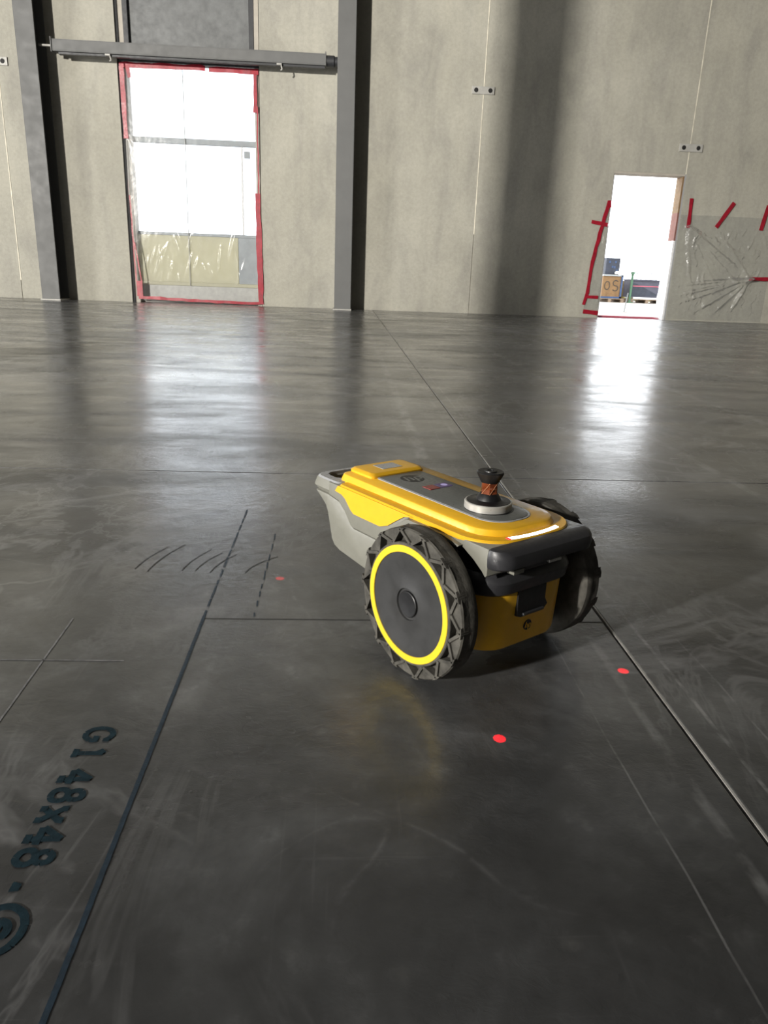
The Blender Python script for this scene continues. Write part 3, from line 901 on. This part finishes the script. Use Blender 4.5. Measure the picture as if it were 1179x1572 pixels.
for ch, yc, w in (('G', 0.918, 0.036), ('1', 0.875, 0.030), ('4', 0.826, 0.031), ('8', 0.790, 0.029), ('x', 0.755, 0.030), ('4', 0.720, 0.031), ('8', 0.686, 0.029), ('-', 0.644, 0.020), ('@', 0.589, 0.031)):
    pl = []
    for s in GL[ch]:
        # break every stroke into short dabs, as the print head left it
        fine = []
        for a, b in zip(s, s[1:]):
            n = max(1, int(math.hypot((b[0] - a[0]) * w, (b[1] - a[1]) * 0.042) / 0.002))
            for i in range(n):
                t = i / n
                fine.append((yc + w / 2 - w * (a[0] + (b[0] - a[0]) * t), -0.357 + 0.042 * (a[1] + (b[1] - a[1]) * t)))
        fine.append((yc + w / 2 - w * s[-1][0], -0.357 + 0.042 * s[-1][1]))
        i = 0
        while i < len(fine) - 1:
            k = random.randint(5, 11)
            part = [(x + random.uniform(-.0004, .0004), y) for (y, x) in fine[i:i + k + 1]]
            if len(part) > 1: pl.append(part)
            i += k
    floor_mark('letter', pl, 0.0085 if ch != '-' else 0.010, 'bluepaint', parent=lt, z=0.0009)

# ------------------------------------------------------------------ the robot
PSI = math.radians(-55.63)
rob = empty('layout_robot', (0.2521, 1.1854, 0), PSI)
tag(rob, 'yellow and grey two-wheeled layout marking robot on the concrete floor', 'robot')

def rring(uR, uF, hw, rF, z, rR=0.012, nF=10, nR=4):
    """rounded rectangle outline, big radius at the front (+u), small at the rear; z may be a function of u, v"""
    P = []
    def corner(cu, cv, r, a0, n):
        for i in range(n + 1):
            a = math.radians(a0 + 90 * i / n)
            P.append((cu + r * math.cos(a), cv + r * math.sin(a)))
    corner(uF - rF, -hw + rF, rF, -90, nF)
    corner(uF - rF, hw - rF, rF, 0, nF)
    corner(uR + rR, hw - rR, rR, 90, nR)
    corner(uR + rR, -hw + rR, rR, 180, nR)
    return [(u, v, z(u, v) if callable(z) else z) for u, v in P]

def stack(name, rings, mat, parent=rob, smooth=35, cap0=True, cap1=True):
    b = bmesh.new()
    loft(b, rings, cap0, cap1)
    return link(name, b, mat, parent, smooth)

# --- chassis, tub, shell
box_obj('chassis', (-0.13, 0.055, -0.098, 0.098, 0.072, 0.243), 'black', rob, 0.006)
def arcpts(r, a0, a1, n, c=(0, 0.128)):
    return [(c[0] + r * math.cos(math.radians(a0 + (a1 - a0) * i / n)), c[1] + r * math.sin(math.radians(a0 + (a1 - a0) * i / n))) for i in range(n + 1)]
tub = [(-0.374, 0.2225), (-0.350, 0.2075), (-0.336, 0.198), (-0.329, 0.186), (-0.313, 0.134), (-0.303, 0.123), (-0.285, 0.117), (-0.202, 0.108), (-0.10, 0.100), (-0.10, 0.176), (-0.169, 0.1765), (-0.238, 0.177), (-0.249, 0.182), (-0.268, 0.203), (-0.289, 0.2175), (-0.325, 0.2225)]
b = bmesh.new()
extrude(b, tub, 'xz', -0.1105, 0.1105, bevel=0.004, seg=2)
link('lower_tub', b, 'grey', rob, 35)
b = bmesh.new()
prof = [(-0.322, 0.2245), (-0.289, 0.2195), (-0.268, 0.205), (-0.249, 0.184), (-0.238, 0.179), (-0.169, 0.1785), (-0.128, 0.1785)]
prof += [(u, z) for u, z in arcpts(0.138, 157, 120, 6)]
prof += [(-0.064, 0.2495), (-0.322, 0.2495)]
extrude(b, prof, 'xz', -0.1125, 0.1125, bevel=0.0025, seg=2)
fr_ = [(0.010, 0.2495), (0.030, 0.2455), (0.055, 0.2375), (0.085, 0.2225), (0.104, 0.2095), (0.112, 0.202), (0.1155, 0.206), (0.1155, 0.2495)]
extrude(b, fr_, 'xz', -0.1115, 0.1115, bevel=0.002, seg=2)
link('upper_shell', b, 'grey', rob, 35)
# rear handle loop with its dark pocket
out0 = rring(-0.388, -0.296, 0.110, 0.012, 0.226, 0.024)
b = bmesh.new()
R = [rring(-0.382, -0.296, 0.107, 0.012, 0.2235, 0.024), rring(-0.392, -0.296, 0.112, 0.012, 0.232, 0.026), rring(-0.386, -0.296, 0.110, 0.012, 0.246, 0.026), rring(-0.380, -0.298, 0.105, 0.010, 0.2525, 0.024)]
I = [rring(-0.371, -0.322, 0.089, 0.012, 0.2525, 0.018), rring(-0.367, -0.324, 0.085, 0.010, 0.2450, 0.016), rring(-0.365, -0.325, 0.083, 0.010, 0.2280, 0.016)]
loft(b, R[:3] + [rring(-0.384, -0.297, 0.1085, 0.011, 0.2492, 0.025)] + [rring(-0.373, -0.321, 0.0905, 0.012, 0.2492, 0.018)] + I[1:], True, False)
hd = link('rear_handle', b, 'grey', rob, 35)
b = bmesh.new()
loft(b, [rring(-0.384, -0.297, 0.1085, 0.011, 0.2490, 0.025), rring(-0.381, -0.298, 0.1055, 0.010, 0.2525, 0.024), I[0], rring(-0.3705, -0.3225, 0.0885, 0.012, 0.2480, 0.018)], False, False)
link('handle_rim', b, 'rimgrey', hd, 35)  # paler grey puts the light on the handle's upward face into colour
stack('handle_pocket', [rring(-0.369, -0.320, 0.087, 0.012, 0.2285, 0.016), rring(-0.369, -0.320, 0.087, 0.012, 0.2300, 0.016)], 'black')
# wheel-arch lips
for s in (-1, 1):
    b = bmesh.new()
    o_ = arcpts(0.1365, 158, 120, 14) + [(-0.045, 0.2462), (0.020, 0.2462), (0.060, 0.2400)]
    i_ = arcpts(0.1295, 158, 120, 14) + [(-0.045, 0.2412), (0.020, 0.2412), (0.056, 0.2360)]
    extrude(b, o_ + i_[::-1], 'xz', s * 0.106, s * 0.1205, bevel=0.0)
    link('arch_lip', b, 'grey', rob, 35)

# --- yellow bodywork
b = bmesh.new()
zf = lambda u, v: 0.2525 - 0.004 * max(0, (u - 0.08)) / 0.04
loft(b, [rring(-0.290, 0.116, 0.1115, 0.068, lambda u, v: 0.2455), rring(-0.290, 0.1175, 0.1125, 0.068, 0.2475), rring(-0.290, 0.1175, 0.1125, 0.068, 0.2515), rring(-0.288, 0.1155, 0.1105, 0.067, 0.2535)])
hz = lambda d: (lambda u, v: 0.2635 + d + 0.003 * min(1, max(0, -(u + 0.10) / 0.15)))
loft(b, [rring(-0.318, 0.099, 0.0905, 0.056, 0.248), rring(-0.318, 0.099, 0.0905, 0.056, 0.2545), rring(-0.316, 0.095, 0.0865, 0.054, hz(-0.0015)), rring(-0.314, 0.0925, 0.084, 0.053, hz(0.0))])
link('hood', b, 'yellow', rob, 30)
b = bmesh.new()
for s in (-1, 1):
    yp = [(-0.296, 0.238), (-0.286, 0.2505), (-0.062, 0.2505), (-0.085, 0.2445), (-0.105, 0.232), (-0.128, 0.2165), (-0.151, 0.208), (-0.233, 0.208), (-0.243, 0.2135), (-0.262, 0.231), (-0.274, 0.236)]
    b2 = bmesh.new()
    extrude(b2, yp, 'xz', s * 0.1115, s * 0.1150, bevel=0.0)
    link('side_panel', b2, 'yellow', rob, 30)
b.free()
cap_ = stack('battery_lid', [rring(-0.320, -0.244, 0.066, 0.010, 0.2640, 0.010), rring(-0.320, -0.244, 0.066, 0.010, 0.2705, 0.010), rring(-0.316, -0.248, 0.062, 0.010, 0.2745, 0.010), rring(-0.312, -0.252, 0.058, 0.009, 0.2752, 0.009)], 'yellow')
box_obj('blank_label', (-0.300, -0.266, -0.022, 0.026, 0.2752, 0.2758), 'rimgrey', cap_)

# --- control panel
pz = hz(0)(0, 0)
pr_ = [(0.005, 0.2635), (0.005, 0.266)]
stack('panel_frame', [rring(-0.246, 0.072, 0.0545, 0.045, 0.262, 0.008), rring(-0.246, 0.072, 0.0545, 0.045, hz(0.001), 0.008), rring(-0.2445, 0.0705, 0.053, 0.044, hz(0.0016), 0.007)], 'rimgrey')
pan = stack('control_panel', [rring(-0.2425, 0.0685, 0.051, 0.043, 0.262, 0.006), rring(-0.2425, 0.0685, 0.051, 0.043, hz(0.0022), 0.006), rring(-0.241, 0.067, 0.0495, 0.042, hz(0.0028), 0.006)], 'panelgrey')

def text_mesh(name, txt, size, mx, mat, parent, shear=0.25, depth=0.0003):
    cu = bpy.data.curves.new(name, 'FONT')
    cu.body = txt
    cu.size = size
    cu.shear = shear
    cu.align_x = 'CENTER'
    cu.align_y = 'CENTER'
    cu.extrude = depth
    cu.resolution_u = 4
    o = bpy.data.objects.new(name + '_tmp', cu)
    COL.objects.link(o)
    me = bpy.data.meshes.new_from_object(o.evaluated_get(bpy.context.evaluated_depsgraph_get()))
    bpy.data.objects.remove(o)
    bpy.data.curves.remove(cu)
    me.transform(mx)
    me.materials.clear()
    me.materials.append(M[mat])
    r = bpy.data.objects.new(name, me)
    COL.objects.link(r)
    r.parent = parent
    return r
PZ = 0.2635 + 0.003 * (0.102 / 0.15) + 0.0030
b = bmesh.new()
lathe(b, [(0.0235, PZ - 0.0015), (0.0235, PZ + 0.0003), (0.023, PZ + 0.0005)], 40, 'z', (-0.203, 0.0, 0))
link('emblem_disc', b, 'black', pan)
# letters read from the rear of the robot
text_mesh('emblem_letters', 'hp', 0.040, Matrix.Translation((-0.203, 0.0, PZ + 0.0006)) @ Matrix.Rotation(math.radians(90), 4, 'Z'), 'panelgrey', pan)
box_obj('stop_button', (-0.150, -0.126, -0.020, 0.004, PZ - 0.003, PZ + 0.0006), 'redbtn', pan, 0.0004)
box_obj('display', (-0.150, -0.128, 0.008, 0.036, PZ - 0.003, PZ + 0.0004), 'screen', pan)
b = bmesh.new(); lathe(b, [(0.0065, PZ + 0.0003), (0.0065, PZ + 0.0007)], 20, 'z', (-0.139, 0.024, 0)); link('display_icon', b, 'icon', pan)

# --- reflector mount and prism
b = bmesh.new()
lathe(b, [(0.0445, 0.262), (0.0445, 0.2667), (0.040, 0.2672)], 56)
link('mount_recess', b, 'black', rob, 40)
b = bmesh.new()
lathe(b, [(0.0405, 0.262), (0.0405, 0.2775), (0.0395, 0.2790), (0.0375, 0.2792)], 56)
mount = link('reflector_mount', b, 'chrome', rob, 30)
b = bmesh.new()
lathe(b, [(0.0372, 0.2785), (0.0372, 0.2798), (0.0250, 0.2806), (0.0215, 0.2820), (0.0200, 0.2855), (0.0165, 0.2910), (0.0150, 0.2925)], 48)
link('mount_cone', b, 'black', mount, 35)
b = bmesh.new()
lathe(b, [(0.0150, 0.2910), (0.0138, 0.3000), (0.0150, 0.3125)], 6, ph=0.3)
link('prism_glass', b, 'amber', mount)
b = bmesh.new()
for k in range(6):
    a = 0.3 + 2 * PI * k / 6; a2 = 0.3 + 2 * PI * (k + 1) / 6
    tube(b, (0.0150 * math.cos(a), 0.0150 * math.sin(a), 0.2912), (0.0152 * math.cos(a2), 0.0152 * math.sin(a2), 0.3123), 0.0006, 5)
link('prism_edges', b, 'copper', mount)
b = bmesh.new()
lathe(b, [(0.0155, 0.3120), (0.0170, 0.3150), (0.0225, 0.3260), (0.0230, 0.3290), (0.0215, 0.3305), (0.0190, 0.3300), (0.0110, 0.3300), (0.0105, 0.3318), (0.006, 0.3318), (0.006, 0.3305)], 44)
link('prism_cap', b, 'black', mount, 35)

# --- nose: light bar, bumper, sensor bay, bin
b = bmesh.new()
pts = []
for i in range(17):
    v = -0.056 + 0.112 * i / 16
    u = 0.1180 - 0.006 * (abs(v) / 0.056) ** 2.2
    pts.append((u, v))
rows = []
for (u, v) in pts:
    rows.append([b.verts.new(p) for p in ((u - 0.0105, v, 0.2520), (u - 0.0105, v, 0.2545), (u - 0.0025, v, 0.2542), (u - 0.0022, v, 0.2515), (u - 0.006, v, 0.2510))])
for a, c in zip(rows, rows[1:]):
    for k in range(5):
        b.faces.new((a[k], a[(k + 1) % 5], c[(k + 1) % 5], c[k]))
b.faces.new(rows[0]); b.faces.new(rows[-1][::-1])
lb = link('light_bar', b, 'lamp', rob, 40)
box_obj('red_indicator', (0.1015, 0.110, -0.0615, -0.0565, 0.2525, 0.2546), 'lampred', lb, 0.0006)

stack('bumper', [rring(0.1158, 0.1240, 0.1060, 0.004, 0.2510, 0.002), rring(0.1158, 0.1400, 0.1115, 0.022, 0.2490, 0.002), rring(0.1158, 0.1480, 0.1140, 0.030, 0.2430, 0.002),
                 rring(0.1158, 0.1500, 0.1145, 0.031, 0.2330, 0.002), rring(0.1158, 0.1480, 0.1135, 0.030, 0.2220, 0.002), rring(0.1158, 0.1420, 0.1110, 0.025, 0.2185, 0.002)], 'dark')
bay = stack('sensor_bay', [rring(0.03, 0.112, 0.1015, 0.052, 0.160), rring(0.03, 0.112, 0.1015, 0.052, 0.222)], 'black')
stack('valance', [rring(0.035, 0.1165, 0.1075, 0.050, 0.1625), rring(0.035, 0.1195, 0.1090, 0.051, 0.1650), rring(0.035, 0.1235, 0.1095, 0.051, 0.1840),
                  rring(0.035, 0.1205, 0.1080, 0.050, 0.1905), rring(0.035, 0.112, 0.1020, 0.047, 0.1985)], 'dark')
box_obj('sensor_block', (0.108, 0.128, -0.064, -0.040, 0.2005, 0.2085), 'grey', bay, 0.001)
box_obj('sensor_slot', (0.108, 0.1235, -0.034, 0.018, 0.2015, 0.2120), 'dark', bay, 0.001)
box_obj('sensor_strip', (0.108, 0.1275, 0.020, 0.050, 0.2035, 0.2085), 'chrome', bay, 0.001)
for v in (-0.072, 0.062):
    b = bmesh.new(); lathe(b, [(0.006, 0.100), (0.006, 0.117), (0.0045, 0.119)], 16, 'x', (0, v, 0.210)); link('sensor_lens', b, 'black', bay, 40)

bin_ = stack('front_bin', [rring(0.0, 0.101, 0.095, 0.050, 0.058), rring(0.0, 0.107, 0.100, 0.052, 0.0605), rring(0.0, 0.110, 0.1025, 0.054, 0.068), rring(0.0, 0.1155, 0.1045, 0.056, 0.160), rring(0.0, 0.113, 0.102, 0.055, 0.1645)], 'yellow', smooth=30)
b = bmesh.new()
extrude(b, [(-0.036, 0.166), (-0.036, 0.119), (-0.026, 0.1155), (0.027, 0.1155), (0.037, 0.125), (0.030, 0.137), (0.030, 0.166)], 'yz', 0.106, 0.1185, bevel=0.0)
latch = link('latch', b, 'black', bin_)
box_obj('latch_lip', (0.117, 0.1225, -0.024, 0.026, 0.1185, 0.1225), 'dark', latch, 0.001)
EU = 0.1118
em = bmesh.new(); lathe(em, [(0.0095, EU - 0.003), (0.0095, EU + 0.0006), (0.009, EU + 0.0009)], 28, 'x', (0, 0.0, 0.0925))
link('bin_emblem', em, 'black', bin_)
mxe = Matrix.Translation((EU + 0.0011, 0.0, 0.0925)) @ Matrix(((0, 0, 1, 0), (1, 0, 0, 0), (0, 1, 0, 0), (0, 0, 0, 1)))
text_mesh('bin_emblem_letters', 'hp', 0.0155, mxe, 'yellow', bin_)

# --- wheels
WR, WW = 0.128, 0.042
def wheel_meshes():
    out = {}
    # outer face at y = 0, outward = -y (right-hand wheel of the robot)
    b = bmesh.new()
    lathe(b, [(0.086, WW), (0.112, WW), (0.122, WW - 0.001), (0.1262, WW - 0.004), (0.1275, WW - 0.009), (0.1278, 0.026), (0.1262, 0.0175), (0.1215, 0.0155), (0.104, 0.0150), (0.104, 0.0015), (0.1025, 0.0), (0.0985, 0.0), (0.0985, 0.010)], 96, 'y', cap0=True, cap1=True)
    N = 14
    hw = 0.0026
    for k in range(N):
        a0 = 2 * PI * k / N
        for s in (-1, 1):
            a1 = a0 + s * PI / N
            p0 = Vector((0.1035 * math.cos(a1), 0.1035 * math.sin(a1)))
            p1 = Vector((0.1262 * math.cos(a0), 0.1262 * math.sin(a0)))
            d = (p1 - p0).normalized(); n = Vector((-d.y, d.x)) * hw
            q = [p0 + n, p1 + n, p1 - n, p0 - n]
            extrude(b, [(x.x, x.y) for x in q], 'xz', 0.001, 0.017, 0.0)
        # sloped scoop between neighbouring rib pairs, running out to the tread
        am = a0 + PI / N
        rows_ = []
        for rr, yy, sp in ((0.1040, 0.0045, 0.10), (0.1120, 0.0046, 0.42), (0.1200, 0.0044, 0.80), (0.1254, 0.0050, 1.0), (0.1275, 0.0080, 1.0)):
            rows_.append([b.verts.new((rr * math.cos(am + sp * PI / N * q_ / 3), yy, rr * math.sin(am + sp * PI / N * q_ / 3))) for q_ in (-3, -2, -1, 0, 1, 2, 3)]
                         + [b.verts.new((rr * 0.995 * math.cos(am + sp * PI / N * q_ / 3), 0.0215, rr * 0.995 * math.sin(am + sp * PI / N * q_ / 3))) for q_ in (3, 2, 1, 0, -1, -2, -3)])
        for ra, rb in zip(rows_, rows_[1:]):
            for q_ in range(14):
                b.faces.new((ra[q_], ra[(q_ + 1) % 14], rb[(q_ + 1) % 14], rb[q_]))
        b.faces.new(rows_[0]); b.faces.new(rows_[-1][::-1])
        # tread foot joining each pair of ribs
        q = [(r * math.cos(a0 + t), r * math.sin(a0 + t)) for r, t in ((0.1225, -0.035), (0.1268, -0.075), (0.1277, 0), (0.1268, 0.075), (0.1225, 0.035))]
        extrude(b, q, 'xz', 0.0015, 0.0265, 0.0)
    out['wheel'] = b
    b = bmesh.new()
    lathe(b, [(0.0996, 0.006), (0.0996, -0.0006), (0.0990, -0.0012), (0.0886, -0.0012), (0.0880, -0.0006), (0.0880, 0.006)], 96, 'y')
    out['rim_ring'] = b
    b = bmesh.new()
    lathe(b, [(0.0882, 0.012), (0.0882, 0.0006), (0.075, 0.0010), (0.055, 0.0030), (0.036, 0.0022), (0.0275, 0.0012), (0.0265, 0.0042), (0.0225, 0.0042), (0.0220, 0.010)], 96, 'y')
    out['wheel_disc'] = b
    b = bmesh.new()
    lathe(b, [(0.0222, 0.008), (0.0222, 0.0012), (0.0210, 0.0004), (0.0120, 0.0010), (0.0001, 0.0012)], 48, 'y')
    out['hub_cap'] = b
    return out
wm = {}
for nm, b in wheel_meshes().items():
    o = link(nm, b, {'wheel': 'tyre', 'rim_ring': 'ring', 'wheel_disc': 'disc', 'hub_cap': 'black'}[nm], None, 30)
    wm[nm] = o
w0 = wm['wheel']
w0.parent = rob
w0.location = (0, -0.17, WR)
for nm in ('rim_ring', 'wheel_disc', 'hub_cap'):
    wm[nm].parent = w0
w1 = w0.copy(); COL.objects.link(w1); w1.parent = rob
w1.location = (0, 0.17, WR); w1.rotation_euler = (0, 0.2, PI)
for nm in ('rim_ring', 'wheel_disc', 'hub_cap'):
    c = wm[nm].copy(); COL.objects.link(c); c.parent = w1
b = bmesh.new()
tube(b, (0, -0.135, WR), (0, 0.135, WR), 0.03, 20)
link('axle', b, 'black', rob, 40)
# rear caster
b = bmesh.new()
lathe(b, [(0.0225, -0.010), (0.025, -0.006), (0.025, 0.006), (0.0225, 0.010)], 28, 'y', (-0.185, 0, 0.025))
cs = link('caster', b, 'tyre', rob, 40)
b = bmesh.new()
add_box(b, -0.20, -0.17, -0.018, -0.013, 0.02, 0.105); add_box(b, -0.20, -0.17, 0.013, 0.018, 0.02, 0.105); add_box(b, -0.20, -0.17, -0.018, 0.018, 0.06, 0.112)
link('caster_fork', b, 'dark', cs)

# --- floor-pointing red sensors
bpy.context.view_layer.update()
RM = rob.matrix_basis.copy()
def laser(local, target, power):
    l = bpy.data.lights.new('floor_sensor_beam', 'SPOT')
    l.energy = power
    l.color = (1.0, 0.0, 0.012)
    l.spot_size = math.radians(4.6)
    l.spot_blend = 0.25
    l.use_square = True
    l.shadow_soft_size = 0.0006
    o = bpy.data.objects.new('floor_sensor_beam', l)
    COL.objects.link(o)
    p = RM @ Vector(local)
    o.location = p
    o.rotation_euler = (Vector(target) - p).to_track_quat('-Z', 'Y').to_euler()
laser((0.152, -0.118, 0.228), (0.239, 0.909, 0), 22)
laser((0.152, 0.118, 0.228), (0.495, 1.103, 0), 22)
laser((-0.398, -0.118, 0.228), (-0.127, 1.488, 0), 18)
